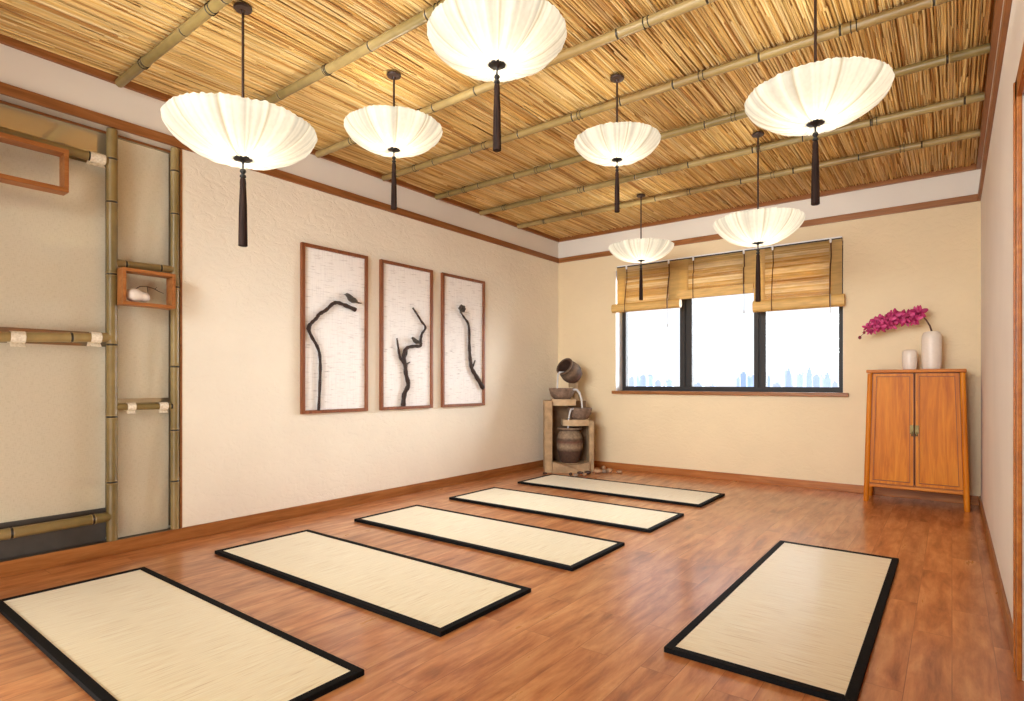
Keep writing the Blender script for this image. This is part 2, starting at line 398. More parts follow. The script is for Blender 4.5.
for i,y in enumerate((1.30,1.945,2.625,3.27,3.905,4.545,5.195)):
    p=thing('bamboo_pole',labels[i],'bamboo pole',(XL+.03,y,2.745),0,'bamboo poles across the ceiling')
    mb=MB(); cane(mb,(0,0,0),(XR-.03-XL-.03,0,0),.0245,seg=.42,seed=i); mb.build('cane',M['bamboo'],p,smooth=True,colattr=True)
    for t in (.35,1.15,1.95,2.75,3.5):
        xx=t+R.uniform(-.1,.1); tb=MB()
        for d in (-.012,.012):
            tb.tube([(xx+d,.0268*math.cos(q),.0268*math.sin(q)) for q in [2*PI*k/14 for k in range(15)]],.0022,5,False)
        tb.build('wire_tie',M['black'],p)

# ------------------------------------------------------------------ window
win=empty('window_1',(0,0,0)); win['kind']='structure'
FY0,FY1=6.235,6.30; fz0,fz1=WZ0,WZ1
mb=MB()
gx=[(-3.057,-2.403),(-2.267,-1.620),(-1.504,-.853)]; gz0,gz1=.958,2.24
mb.box(WX0,WX1,FY0,FY1,fz0,gz0,.003); mb.box(WX0,WX1,FY0,FY1,gz1,fz1,.003)
mb.box(WX0+.001,gx[0][0],FY0,FY1,gz0,gz1,.003); mb.box(gx[2][1],WX1-.001,FY0,FY1,gz0,gz1,.003)
for a,b in ((gx[0][1],gx[1][0]),(gx[1][1],gx[2][0])):
    mid=(a+b)/2; mb.box(a,mid-.012,FY0,FY1,gz0,gz1,.003); mb.box(mid+.012,b,FY0,FY1,gz0,gz1,.003); mb.box(mid-.012,mid+.012,FY0+.02,FY1,gz0,gz1)
mb.build('window_frame',M['dark'],win)
for a,b in gx:
    mb=MB(); mb.box(a-.005,b+.005,6.266,6.270,gz0-.005,gz1+.005); mb.build('window_pane',M['glass'],win)
mb=MB(); mb.box(-3.133,-.751,6.02,6.235,.872,.907,.005); mb.build('window_sill',M['trimx'],win)

mb=MB(); mb.box(WX0-.004,WX0+.002,YB+.002,FY0,WZ0,WZ1); mb.box(WX1-.002,WX1+.004,YB+.002,FY0,WZ0,WZ1); mb.build('window_reveal',M['white'],win)  # white lining added so the reveal looks daylit, brightness put into its colour
# blinds
def blind(x0,x1,bx0,bx1,z0,z1,ytop,label,roll,cords,seed,yoff=0):
    rr=random.Random(seed)
    t=thing('bamboo_blind',label,'blind',(0,0,0),0,'bamboo blinds on the window')
    y=6.045+yoff; zt=2.318
    mb=MB(); mb.box(x0,x1,y-.012,YB,zt,zt+.010,.002); mb.build('head_rail',M['black'],t)
    mb=MB(); mb.box(x0,x1,y-.014,YB,zt+.010,zt+.022,.001); mb.build('lit_edge_strip',M['white'],t)  # white strip stands in for the lit wall edge above the rail
    pal=[s2l(c) for c in ((224,190,118),(210,170,92),(236,208,146),(196,150,76),(246,230,190),(218,182,108),(232,202,136))]
    mb=MB(); z=zt; w=.10; zb=(z0+z1)/2
    while z>zb:
        h=rr.choice((.006,.007,.009,.011)); band=math.sin(z*38+seed)+.6*math.sin(z*91)
        c=lerp(rr.choice(pal),s2l((196,146,74)) if band<-.55 else s2l((226,192,124)) if band<.5 else s2l((252,240,212)),.5)  # whitish bands paint in daylight passing through the reeds
        mb.tube([(x0+.09,y,z-h/2),(x0+(x1-x0)*.35,y+rr.uniform(-.0015,.0015),z-h/2),(x0+(x1-x0)*.7,y+rr.uniform(-.0015,.0015),z-h/2),(x1-.09,y,z-h/2)],h*.52,6,False,[lerp(c,rr.choice(pal),.25) for _ in range(4)])
        z-=h
    mb.build('reed_screen',M['slatlight'],t,smooth=True,colattr=True,recalc=False)
    for a,b in ((x0,x0+.105),(x1-.105,x1)):
        mb=MB(); mb.col=s2l((220,186,120)); mb.box(a,b,y-.007,y-.003,zb,zt,.001)
        mb.build('edge_band',M['slatlight'],t,colattr=True)
    mb=MB(); mb.col=s2l((218,176,104))
    if roll:   # rolled-up bottom
        cz=(z0+z1)/2; rz=(z1-z0)/2; ry=.04; n=20; pts=[]
        sec=[(y-.028+ry*math.cos(2*PI*k/n)*(1),cz+rz*math.copysign(abs(math.sin(2*PI*k/n))**.75,math.sin(2*PI*k/n))) for k in range(n)]
    else:
        sec=[(y-.03,z0),(y-.03,z1),(y+.0,z1),(y+.0,z0)]
    n=len(sec); vs=[(bx0,a,b) for a,b in sec]+[(bx1,a,b) for a,b in sec]
    mb.add(vs,[(i,(i+1)%n,n+(i+1)%n,n+i) for i in range(n)]+[tuple(range(n-1,-1,-1)),tuple(range(n,2*n))])
    mb.build('bottom_roll' if roll else 'bottom_rail',M['slat'],t,smooth=True,colattr=True)
    for i,cx in enumerate(cords):
        yy=y-.036 if not roll else y-.072
        mb=MB(); zz=zt; pts=[(cx,y-.016,zt),(cx+.004,y-.018,zt-.15),(cx-.004,y-.02,(zt+z1)/2),(cx,yy,z1),(cx+.002,yy,z0)]
        mb.tube(pts,[.0055 if i==1 else .004]*5,6); mb.build('pull_cord',M['cord'],t)
        mb=MB(); mb.lathe([(.0,-.03),(.009,-.028),(.011,-.01),(.009,.012),(.004,.016)],10,(cx,y-.026,zt)); mb.build('cord_pulley',M['white'],t,smooth=True)
    cx=cords[1]; mb=MB(); yy=y-.036 if not roll else y-.072
    mb.tube([(cx+.006,yy-.006,z1),(cx+.008,yy-.008,z0-.06),(cx+.006,yy-.004,z0-.17)],.0022,5); mb.tube([(cx+.006,yy-.004,z0-.17),(cx+.006,yy-.004,z0-.2)],[.004,.006],6); mb.build('tail_cord',M['tail'],t)
    return t
blind(-3.070,-2.3405,-3.115,-2.312,1.802,1.90,0,'bamboo roman blind with a rolled bottom over the left window pane',True,(-2.945,-2.445),3)
blind(-2.3395,-1.5705,-2.352,-1.572,1.893,1.985,0,'bamboo roman blind raised highest, over the middle window pane',False,(-2.175,-1.66),11)
blind(-1.570,-.800,-1.568,-.776,1.695,1.81,0,'bamboo roman blind hanging lowest, over the right window pane',True,(-1.39,-.89),23)

# skyline beyond the window
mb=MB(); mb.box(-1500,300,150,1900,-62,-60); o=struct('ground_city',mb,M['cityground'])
def tower(x0,x1,zt,Y,mat,label,top=0):   # metres: west edge, east edge, roof height, distance
    mb=MB(); w=x1-x0; d=max(w*.9,6)
    if top==0: mb.box(x0,x1,Y,Y+d,-60,zt); mb.box(x0+w*.25,x1-w*.3,Y+d*.3,Y+d*.7,zt,zt+2.0)
    elif top==1:
        mb.box(x0,x1,Y,Y+d,-60,zt-8); mb.box(x0+w*.18,x1-w*.18,Y+d*.18,Y+d*.82,zt-8,zt-3); mb.box(x0+w*.36,x1-w*.36,Y+d*.36,Y+d*.64,zt-3,zt)
    else:
        mb.box(x0,x1,Y,Y+d,-60,zt-4); vs=[(x0,Y,zt-4),(x1,Y,zt-4),(x1,Y+d,zt-4),(x0,Y+d,zt-4),((x0+x1)/2,Y+d/2,zt)]
        mb.add(vs,[(0,1,4),(1,2,4),(2,3,4),(3,0,4),(3,2,1,0)])
    o=mb.build('tower',mat,None); tag(o,label,'building','hazy city towers outside the window'); return o
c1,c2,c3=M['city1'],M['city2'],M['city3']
T=[
 (-435.4,-426.2,8.9,900,c1,'pale low block at the far left of the skyline in the left pane',0),
 (-435.7,-424.6,12.5,920,c2,'stepped hazy block left of the tallest block in the left pane',1),
 (-406.1,-395.7,15.2,880,c2,'tallest hazy block of the skyline in the left window pane',2),
 (-422.6,-409.8,13.4,940,c2,'flat hazy block right of the tallest block in the left pane',0),
 (-354.3,-344.8,3.5,820,c1,'low pale block near the middle of the left pane skyline',0),
 (-363.3,-353.5,2.9,860,c1,'low block with a stepped roof right of centre in the left pane',1),
 (-369.9,-359.8,4.6,900,c2,'blue block at the right end of the left pane skyline',0),
 (-287.8,-276.6,-0.8,800,c1,'very low pale block at the left end of the middle pane skyline',0),
 (-285.0,-273.4,-0.9,850,c1,'very low stepped block near the centre of the middle pane',1),
 (-258.8,-253.7,7.3,900,c2,'slim hazy block left of the dark tower in the middle pane',0),
 (-241.7,-234.1,14.2,860,c3,'deep blue flat tower in the middle pane, tallest there',0),
 (-252.5,-246.6,12.1,930,c3,'deep blue pointed tower second from the right in the middle pane',2),
 (-238.6,-232.2,10.2,900,c2,'pale blue block against the right edge of the middle pane',0),
 (-215.5,-210.7,9.3,900,c2,'narrow blue block against the left edge of the right pane',0),
 (-212.4,-208.0,19.7,1000,c1,'slender pale tower left of the tall blue tower in the right pane',0),
 (-186.3,-178.5,20.9,880,c2,'tall blue stepped tower at left centre of the right pane',1),
 (-175.4,-167.6,11.9,900,c1,'pale mid-height block between the two tallest towers in the right pane',0),
 (-182.9,-176.1,17.1,960,c1,'pale pointed tower just left of the tallest tower in the right pane',2),
 (-163.2,-156.2,22.4,900,c2,'tallest tower of the right pane skyline, with a stepped top',1),
 (-148.0,-139.7,12.6,860,c2,'broad blue block right of the tallest tower in the right pane',2),
 (-153.3,-147.5,10.7,940,c1,'pale block fourth from the right in the right pane skyline',0),
 (-141.8,-132.6,15.1,900,c2,'broad blue tower near the right end of the right pane skyline',1),
 (-184.3,-174.7,-0.7,800,c1,'low pale block near the left end of the right pane skyline',0),
 (-119.7,-113.1,0.6,820,c1,'low pale block at the right end of the right pane skyline',0),
]
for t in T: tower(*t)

# ------------------------------------------------------------------ bamboo rack in the niche at left
rack=thing('bamboo_rack','bamboo pole rack standing in the left wall niche behind the linen panels','bamboo rack')
XP=-3.900
def canepart(name,p0,p1,r,seed,nodes=None,seg=.5):
    mb=MB(); cane(mb,p0,p1,r,nodes,seg,seed,.92); return mb.build(name,M['bamboo'],rack,smooth=True,colattr=True)
canepart('upright',(XP,1.275,.081),(XP,1.275,2.475),.028,0,[.34,.72,1.14,1.55,1.97,2.22])
canepart('upright',(XP,1.618,.081),(XP,1.618,2.475),.024,1,[.30,.62,1.02,1.52,1.98,2.25])
XRl=XP
canepart('rail',(XRl-.004,-.6,2.325),(XRl-.004,1.262,2.285),.025,3,seg=.52)
canepart('rail',(XRl,-.6,1.165),(XRl,1.262,1.262),.0265,2,[.35,.85,1.3,1.68])
canepart('rail',(XRl,-.6,.20),(XRl,1.262,.222),.028,1,[.35,.9,1.42,1.78])
canepart('rail',(XRl,1.285,.858),(XRl,1.605,.853),.02,0,[.31])
canepart('rail',(XRl,1.285,1.70),(XRl,1.605,1.712),.021,3,[.06,.25])
# glazed back
mb=MB(); mb.box(XL-.089,XL-.082,Y0+.05,NY-.014,.09,TZ0-.015); tag(mb.build('glazed_panel',M['mirror']),'beige reflective glazed panel behind the bamboo rack at left','glass panel')
def linen(y0,y1,z0,z1,label,loops=(),lz=None,lr=.03,x=-3.952):
    t=thing('linen_panel',label,'linen panel',(x,(y0+y1)/2,z1),0,'white linen panels on the bamboo rack')
    w=(y1-y0)/2; h=z1-z0; nx,nz=20,24; vs=[]
    for j in range(nz+1):
        for i in range(nx+1):
            yy=-w+2*w*i/nx; zz=-h*j/nz; vs.append((.0012*math.sin(i*.9+j*.25)+.0008*math.sin(j*.8),yy,zz))
    mb=MB(); mb.add(vs,[(j*(nx+1)+i,j*(nx+1)+i+1,(j+1)*(nx+1)+i+1,(j+1)*(nx+1)+i) for j in range(nz) for i in range(nx)])
    mb.build('cloth',M['linen'],t,smooth=True)
    for ly,lw,zc in loops:   # loop of tape passing over the rail
        cx=XRl-x; cz=zc-z1; r=lr; prof=[]
        for k in range(13):
            q=-PI*.55+ (PI*1.7)*k/12
            prof.append((cx+r*math.cos(q),cz+r*math.sin(q)))
        prof=[(cx+r*.5,cz-r*1.7)]+prof+[(-.002,min(-.001,cz-r))]
        vs=[];
        for px,pz in prof: vs+= [(px,ly-(y0+y1)/2-lw/2,pz),(px,ly-(y0+y1)/2+lw/2,pz)]
        mb=MB(); mb.add(vs,[(2*k,2*k+1,2*k+3,2*k+2) for k in range(len(prof)-1)])
        mb.build('hanging_loop',M['tape'],t,smooth=True)
    return t
linen(-.5,1.258,1.292,2.262,'large upper linen panel hanging from the top rail at far left',[(1.20,.075,2.286),(.45,.075,2.302)])
linen(-.5,1.258,.268,1.21,'large lower linen panel hanging from the middle rail at far left',[(.845,.062,1.24),(1.192,.052,1.259)],lr=.031)
linen(1.302,1.602,1.735,2.45,'narrow linen panel above the small wooden box with the vase')
linen(1.302,1.602,.905,1.69,'narrow linen panel below the small wooden box, above the short rail')
linen(1.302,1.602,.077,.835,'narrow lowest linen panel hanging by two loops from the short rail',[(1.372,.045,.857),(1.548,.05,.855)],lr=.024)
# display boxes
def boxframe(y0,y1,z0,z1,label,xf,xb,t=.014,tz=.02):
    b=thing('display_box',label,'display box',(xf,(y0+y1)/2,z0),0,'wooden display boxes on the bamboo rack')
    w=(y1-y0)/2; h=z1-z0; d=xb-xf
    mb=MB(); mb.box(d,0,-w,w,0,tz,.003); mb.box(d,0,-w,w,h-tz,h,.003); mb.box(d,0,-w,-w+t,tz,h-tz,.003); mb.box(d,0,w-t,w,tz,h-tz,.003)
    mb.build('box_frame',M['box'],b); return b
boxframe(.50,1.036,2.022,2.252,'empty open wooden display box, larger, on the top rail at far left',-3.78,-3.869,.02,.024)
boxframe(1.290,1.573,1.451,1.664,'small open wooden display box holding a white vase and twig',-3.78,-3.869,.018,.02)
v=thing('ornament_vase','white double-lobed vase lying in the small wooden display box','vase',(-3.822,1.372,1.471))
mb=MB(); pts=[];rad=[]
for k in range(17):
    t=k/16; pts.append((0,-.052+.125*t,.043-.013*t+ .004*math.sin(t*PI)))
    a=max(0,1-((t-.33)/.36)**2)**.5*.041 if t<.66 else 0; b=max(0,1-((t-.76)/.245)**2)**.5*.029; rad.append(max((a**4+b**4)**.25,.024 if .2<t<.9 else .004))
mb.tube(pts,rad,18); mb.build('vase_body',M['vase'],v,smooth=True)
mb=MB(); mb.tube([(0,-.01,.075),(0,.02,.098),(0,.055,.103),(0,.095,.095),(0,.125,.08),(0,.15,.072)],[.003,.003,.0028,.0025,.002,.0015],6); mb.tube([(0,.06,.103),(0,.062,.068)],.0018,5)
mb.tube([(0,.1,.093),(0,.112,.105)],.0015,5); mb.build('twig',M['branch'],v)

# ------------------------------------------------------------------ wall art
def art(y0,y1,label):
    t=thing('wall_art',label,'wall art',(XL,(y0+y1)/2,.765),0,'framed branch panels on the left wall')
    w=(y1-y0)/2; h=1.287; f=.026
    mb=MB(); mb.box(0,.03,-w,-w+f,0,h,.003); mb.box(0,.03,w-f,w,0,h,.003); mb.box(0,.03,-w+f,w-f,0,f,.003); mb.box(0,.03,-w+f,w-f,h-f,h,.003); mb.build('frame',M['frame'],t)
    mb=MB(); mb.box(0,.012,-w+f,w-f,f,h-f); mb.build('woven_backing',M['paper'],t)
    return t
def branch(t,yc,lines):
    mb=MB()
    for pts,r0,r1 in lines:
        P=[Vector((.03,y-yc,z-.765)) for y,z in pts]; Q=[];N=len(P)
        for i in range(N-1):
            p0,p1,p2,p3=P[max(i-1,0)],P[i],P[i+1],P[min(i+2,N-1)]
            for k in range(5):
                u=k/5; Q.append(.5*((2*p1)+(p2-p0)*u+(2*p0-5*p1+4*p2-p3)*u*u+(3*p1-p0-3*p2+p3)*u**3))
        Q.append(P[-1]); n=len(Q)
        rad=[.86*(r0+(r1-r0)*i/(n-1))*(1+.12*math.sin(i*1.7)) for i in range(n)]
        mb.tube(Q,rad,8)
    mb.build('branch',M['branch'],t,smooth=True)
def bird(t,yc,y,z,dy,s=1.0):
    b=MB(); y-=yc; z-=.765; x=.045
    b.tube([(x,y-dy*.055*s,z+.030*s),(x,y-dy*.045*s,z+.030*s),(x,y-dy*.03*s,z+.024*s),(x,y-dy*.01*s,z+.006*s),(x,y+dy*.015*s,z-.008*s),(x,y+dy*.04*s,z-.016*s)],[.004*s,.014*s,.017*s,.024*s,.022*s,.008*s],10)
    o=b.build('bird',M['bird'],t,smooth=True)
    k=MB(); k.tube([(x,y+dy*.035*s,z-.015*s),(x,y+dy*.07*s,z-.022*s),(x,y+dy*.10*s,z-.02*s)],[.008*s,.006*s,.003*s],6); k.build('tail',M['bird'],o)
    k=MB(); k.tube([(x,y-dy*.052*s,z+.031*s),(x,y-dy*.072*s,z+.026*s)],[.005*s,.001],6); k.build('beak',M['black'],o)
    k=MB(); k.tube([(x+.02*s,y-dy*.02*s,z+.012*s),(x+.026*s,y+dy*.01*s,z-.002*s),(x+.016*s,y+dy*.045*s,z-.012*s)],[.006*s,.012*s,.003*s],8); k.build('wing',M['bird'],o,smooth=True)
a=art(2.492,3.106,'framed branch panel nearest the camera, one bent branch with a bird at top'); yc=2.799
branch(a,yc,[([(2.632,.787),(2.643,1.0),(2.646,1.162),(2.627,1.262),(2.57,1.35),(2.543,1.414),(2.574,1.456),(2.615,1.494),(2.639,1.526),(2.697,1.562),(2.757,1.616),(2.806,1.632),(2.881,1.617),(2.965,1.597)],.013,.017),([(2.543,1.40),(2.56,1.445)],.02,.016),([(2.87,1.62),(2.975,1.593)],.019,.02)])
bird(a,yc,2.925,1.672,1,1.05)
a=art(3.244,3.863,'middle framed branch panel with a forked branch and small bird'); yc=3.5535
branch(a,yc,[([(3.491,.793),(3.504,.898),(3.55,.979),(3.523,1.081),(3.515,1.162),(3.496,1.222),(3.51,1.283),(3.55,1.315),(3.633,1.33),(3.698,1.337),(3.703,1.396),(3.718,1.449),(3.761,1.508),(3.709,1.563),(3.647,1.63),(3.605,1.673)],.024,.009),
 ([(3.51,1.165),(3.456,1.22),(3.435,1.3),(3.417,1.389)],.017,.008),([(3.523,1.162),(3.569,1.183)],.012,.006),([(3.50,1.2),(3.53,1.26),(3.535,1.30)],.012,.006)])
bird(a,yc,3.625,1.374,1,.85)
a=art(3.990,4.619,'framed branch panel nearest the window wall, slender curving branch with dark blossom'); yc=4.3045
branch(a,yc,[([(4.585,.945),(4.484,1.058),(4.413,1.138),(4.386,1.229),(4.372,1.367),(4.361,1.572),(4.293,1.647),(4.236,1.698)],.027,.009),([(4.424,1.161),(4.459,1.227)],.012,.007)])
mb=MB()
for k in range(9):
    q=2*PI*k/8; rr_=.026 if k<8 else 0
    mb.lathe([(.003,-.016),(.014,-.008),(.017,.003),(.010,.013),(.003,.016)],8,(.05+R.uniform(-.01,.01),4.236-yc+rr_*math.cos(q),1.728-.765+rr_*math.sin(q)))
mb.build('blossom',M['bird'],a,smooth=True)

# ------------------------------------------------------------------ lanterns
def lantern(x,y,zhub,r,label,seed,ratio=.42,tl=1.26):
    rr=random.Random(seed)
    t=thing('pendant_lantern',label,'lantern',(x,y,2.771),0,'silk umbrella lanterns hanging from the ceiling')
    dz=zhub-2.771; h=ratio*r
    mb=MB(); mb.lathe([(.0,.0),(.040,0),(.042,-.006),(.038,-.014),(.012,-.018),(.008,-.03),(.0,-.03)][::-1],24); mb.build('canopy',M['brownrod'],t,smooth=True)
    mb=MB(); mb.tube([(0,0,-.015),(0,0,dz+.02)],.0062,10); mb.build('rod',M['brownrod'],t,smooth=True)
    prof=[(.085,.0),(.16,-.045),(.28,-.06),(.42,-.01),(.55,.09),(.68,.23),(.79,.40),(.88,.58),(.95,.77),(.985,.9),(1.0,1.0),(.99,1.05),(.95,1.07),(.86,1.08)]
    n=192; ribs=10; off=rr.random()*2*PI/ribs
    gat=[rr.random() for _ in range(n)]; gat2=[rr.random() for _ in range(n//4)]
    vs=[];cs=[]
    for i,(pr,pz) in enumerate(prof):
        for k in range(n):
            q=2*PI*k/n; ph=((q+off)/(2*PI/ribs))%1.0; d=min(ph,1-ph)*2      # 0 at a rib, 1 half way
            sag=.016*(d**.6)*min(1,pr*1.3)*(1 if pr<.93 else .6)
            fine=(gat[k]-.5)*.020*(1.1-pr*.6)+(gat2[k//4]-.5)*.018
            rad=r*pr*(1+.012*math.sin(d*PI)*(pr>.85))
            z=dz+h*pz - r*sag*.9 + r*fine + (r*.008*math.sin(k*1.9+seed)*(pr>.93) )
            vs.append((rad*math.cos(q),rad*math.sin(q),z))
            b=(.76+.24*gat[k]-.13*(gat2[k//4]<.35))*(1.03-.09*pr)  # gather tone; dimming toward the rim paints in the bulb's falloff
            c=(b*1.0,b*.95,b*.83)
            if (k+round(off/(2*PI)*n))%(n//ribs)==0 and pr>.1: c=(.56,.49,.36)
            if i in (10,11): c=tuple(x*.9 for x in c)
            cs.append(c)
    fs=[(i*n+k,i*n+(k+1)%n,(i+1)*n+(k+1)%n,(i+1)*n+k) for i in range(len(prof)-1) for k in range(n)]
    mb=MB(); mb.add(vs,fs,cs); mb.build('shade',M['silk'],t,smooth=True,colattr=True)
    mb=MB(); s=r/.3
    mb.lathe([(.004,.02),(.012,.016),(.036,.010),(.041,.0),(.036,-.008),(.014,-.012),(.006,-.02),(.004,-.03),(.004,-.045),(.011,-.05),(.013,-.058),(.008,-.066),(.006,-.07),(.012,-.074),(.013,-.082),(.005,-.09),(.001,-.09)],24,(0,0,dz),Matrix.Diagonal((s,s,s)))
    hub=mb.build('hub',M['black'],t,smooth=True)
    L=tl*r; ts=MB(); z0=dz-.086*s; z1=dz-L
    ts.lathe([(.004*s,z0),(.011*s,z0-.004),(.013*s,z0-.02*s),(.0125*s,z0-.035*s),(.016*s,(z0*.6+z1*.4)),(.0185*s,z1+.01),(.0185*s,z1+.002),(.015*s,z1),(.001,z1+.002)],24)
    ta=ts.build('tassel',M['tassel'],t,smooth=True)
    for k in range(7):
        q=2*PI*k/7; f=MB(); f.tube([(.013*s*math.cos(q),.013*s*math.sin(q),z1+.01),(.015*s*math.cos(q),.015*s*math.sin(q),z1-.006-.004*rr.random())],[.004*s,.0035*s],5)
    lt=bpy.data.lights.new('lantern_bulb','POINT'); lt.energy=LANT*(r/.3)**2; lt.color=(1,.91,.74); lt.shadow_soft_size=.05
    lo=bpy.data.objects.new('lantern_bulb',lt); C.objects.link(lo); lo.parent=t; lo.location=(0,0,dz+h*.55)
LANT=7; SUN=16
lantern(-2.661,1.404,2.059,.33,'big round silk lantern at left, hanging nearest the bamboo rack',1)
lantern(-2.551,2.235,2.342,.275,'silk lantern hanging above the framed panel nearest the camera',2)
lantern(-1.508,1.880,2.327,.287,'silk lantern cut off by the top edge of the photo',3)
lantern(-1.546,3.040,2.297,.245,'small high silk lantern right of centre, its rod short',4,.42)
lantern(-.487,2.885,2.166,.293,'large silk lantern at upper right above the lone mat',5)
lantern(-1.098,4.335,2.000,.298,'silk lantern whose tassel hangs before the right window mullion',6,.50,1.42)
lantern(-2.336,5.084,2.158,.30,'farthest silk lantern, hanging before the left window pane',7)

# ------------------------------------------------------------------ mats
def make_mat():
    t=thing('straw_mat','','mat',(0,0,0),0,'straw yoga mats on the wood floor')
    L,W,b,h=.915,.308,.032,.020
    mb=MB(); mb.box(-L,L,-W,-W+b,0,h,.004); mb.box(-L,L,W-b,W,0,h,.004); mb.box(-L,-L+b,-W+b,W-b,0,h,.004); mb.box(L-b,L,-W+b,W-b,0,h,.004); mb.build('border',M['border'],t)
    mb=MB(); mb.box(-L+b-.002,L-b+.002,-W+b-.002,W-b+.002,.002,h-.003); mb.build('woven_surface',M['straw'],t)
    return t
mlab=['straw mat nearest the camera at lower left, cut by the photo edge','second straw mat from the camera in the left row','middle straw mat of the five in the left row','fourth straw mat from the camera, one before the fountain mat','farthest straw mat, lying in front of the jar fountain','lone straw mat on the right, lying lengthwise toward the cabinet']
mpos=[(-2.513,.962,0),(-2.513,1.946,0),(-2.513,2.938,0),(-2.513,3.925,0),(-2.513,4.905,0),(-.544,2.965,PI/2)]
proto=make_mat()
for i,(x,y,a) in enumerate(mpos):
    o=proto if i==0 else copy_tree(proto)
    o.location=(x,y,0); o.rotation_euler.z=a; o['label']=mlab[i]

# ------------------------------------------------------------------ cabinet
cab=thing('cabinet','orange wooden two-door cabinet with splayed legs in the right back corner','cabinet',(-.2425,5.86,0))
HW,HWB=.305,.337; D0,D1=-.165,.165; ZT=1.108
def legpart(sx,fy):
    mb=MB(); yb=fy+(-.014 if fy<0 else .014)
    mb.tube([(sx*HWB,yb,0),(sx*(HWB-.002),yb,.03),(sx*(HW+.002),fy,ZT-.03)],[.017,.020,.019],14); mb.build('leg',M['cab'],cab,smooth=True)
for sx in (-1,1):
    for fy in (D0+.02,D1-.02): legpart(sx,fy)
mb=MB(); mb.box(-HW-.028,HW+.028,D0-.012,D1+.005,ZT-.026,ZT,.008); mb.build('top',M['cabx'],cab)
def quadslab(mb,xa0,xa1,xb0,xb1,za,zb,y0,y1):  # trapezoid slab: bottom xa0..xa1 at za, top xb0..xb1 at zb
    vs=[(xa0,y0,za),(xa1,y0,za),(xb1,y0,zb),(xb0,y0,zb),(xa0,y1,za),(xa1,y1,za),(xb1,y1,zb),(xb0,y1,zb)]
    mb.add(vs,[(0,1,2,3),(5,4,7,6),(0,4,5,1),(3,2,6,7),(0,3,7,4),(1,5,6,2)])
ZB=.145
def xw(z): return HWB+(HW-HWB)*z/ZT
for sx in (-1,1):
    mb=MB(); a,b=xw(ZB)*sx,xw(ZT-.03)*sx
    quadslab(mb,min(a,a-.012*sx),max(a,a-.012*sx),min(b,b-.012*sx),max(b,b-.012*sx),ZB,ZT-.026,D0+.02,D1-.02); mb.build('side_panel',M['cab'],cab)
mb=MB(); mb.box(-xw(ZB)+.012,xw(ZB)-.012,D0+.02,D1-.02,ZB,ZB+.02); mb.build('bottom_board',M['cabx'],cab)
mb=MB(); quadslab(mb,-xw(ZB)+.012,xw(ZB)-.012,-HW+.012,HW-.012,ZB+.02,ZT-.026,D1-.034,D1-.022); mb.build('back_board',M['cab'],cab)
mb=MB(); mb.box(-xw(.13)+.01,xw(.13)-.01,D0+.004,D0+.028,.128,.152,.006); mb.build('bottom_rail',M['cabx'],cab)
for sx in (-1,1):
    zb,zt=.158,ZT-.03; y0=D0+.012
    xi=.003*sx; xob=(xw(zb)-.018)*sx; xot=(xw(zt)-.018)*sx
    mb=MB(); quadslab(mb,min(xi,xob),max(xi,xob),min(xi,xot),max(xi,xot),zb,zt,y0+.012,y0+.020)
    d=mb.build('door',M['cab'],cab)
    mb=MB(); t_=.026
    def strip(xa,xb,xc,xd,z0,z1,y=y0): quadslab(mb,min(xa,xb),max(xa,xb),min(xc,xd),max(xc,xd),z0,z1,y,y+.013)
    strip(xi,xi+t_*sx,xi,xi+t_*sx,zb,zt); strip(xob-t_*sx,xob,xot-t_*sx,xot,zb,zt)
    strip(xi+t_*sx,xob-t_*sx,xi+t_*sx,xob-t_*sx,zb,zb+t_); strip(xi+t_*sx,xot-t_*sx,xi+t_*sx,xot-t_*sx,zt-t_,zt)
    q=.006 # inner bead
    strip(xi+t_*sx,xi+(t_+q)*sx,xi+t_*sx,xi+(t_+q)*sx,zb+t_,zt-t_,y0-.003); strip(xob-(t_+q)*sx,xob-t_*sx,xot-(t_+q)*sx,xot-t_*sx,zb+t_,zt-t_,y0-.003)
    mb.build('door_frame',M['cab'],d)
    mb=MB(); g_=.004
    for e_ in (0,t_): # dark strips paint in the shade of the grooves round the frame
        strip(xi+e_*sx,xi+(e_+g_)*sx,xi+e_*sx,xi+(e_+g_)*sx,zb+e_,zt-e_,y0-.0035); strip(xob-(e_+g_)*sx,xob-e_*sx,xot-(e_+g_)*sx,xot-e_*sx,zb+e_,zt-e_,y0-.0035)
        strip(xi+e_*sx,xob-e_*sx,xi+e_*sx,xob-e_*sx,zb+e_,zb+e_+g_,y0-.0035); strip(xi+e_*sx,xot-e_*sx,xi+e_*sx,xot-e_*sx,zt-e_-g_,zt-e_,y0-.0035)
    tag(mb.build('groove_shade',M['cabdark'],d),'thin dark strips painted as groove shade')
    mb=MB(); mb.box(.004*sx,.030*sx,y0-.006,y0+.001,.585,.655,.002); pl=mb.build('lock_plate',M['brass'],d)
    mb=MB(); mb.lathe([(.0,-.035),(.007,-.033),(.008,-.02),(.005,-.006),(.003,0)],10,(.015*sx,y0-.010,.600)); mb.tube([(.015*sx,y0-.002,.604),(.015*sx,y0-.012,.604)],.003,6); mb.build('pull',M['brass'],d,smooth=True)
def vase(name,x,y,r,h,label,waist):
    t=thing(name,label,'vase',(x,y,ZT)); 
    prof=[(0,0),(r*.82,0),(r*.92,h*.02),(r*.98,h*.12),(r*waist,h*.45),(r,h*.75),(r*.97,h*.88),(r*.82,h*.965),(r*.6,h),(r*.52,h*.995),(r*.5,h*.95),(r*.6,h*.85),(.0,h*.8)]
    mb=MB(); mb.lathe(prof,40); mb.build('vase_body',M['vase'],t,smooth=True); return t
vase('tall_vase',-.133,5.86,.069,.312,'tall cream ceramic vase holding the orchid on the cabinet',1.0)
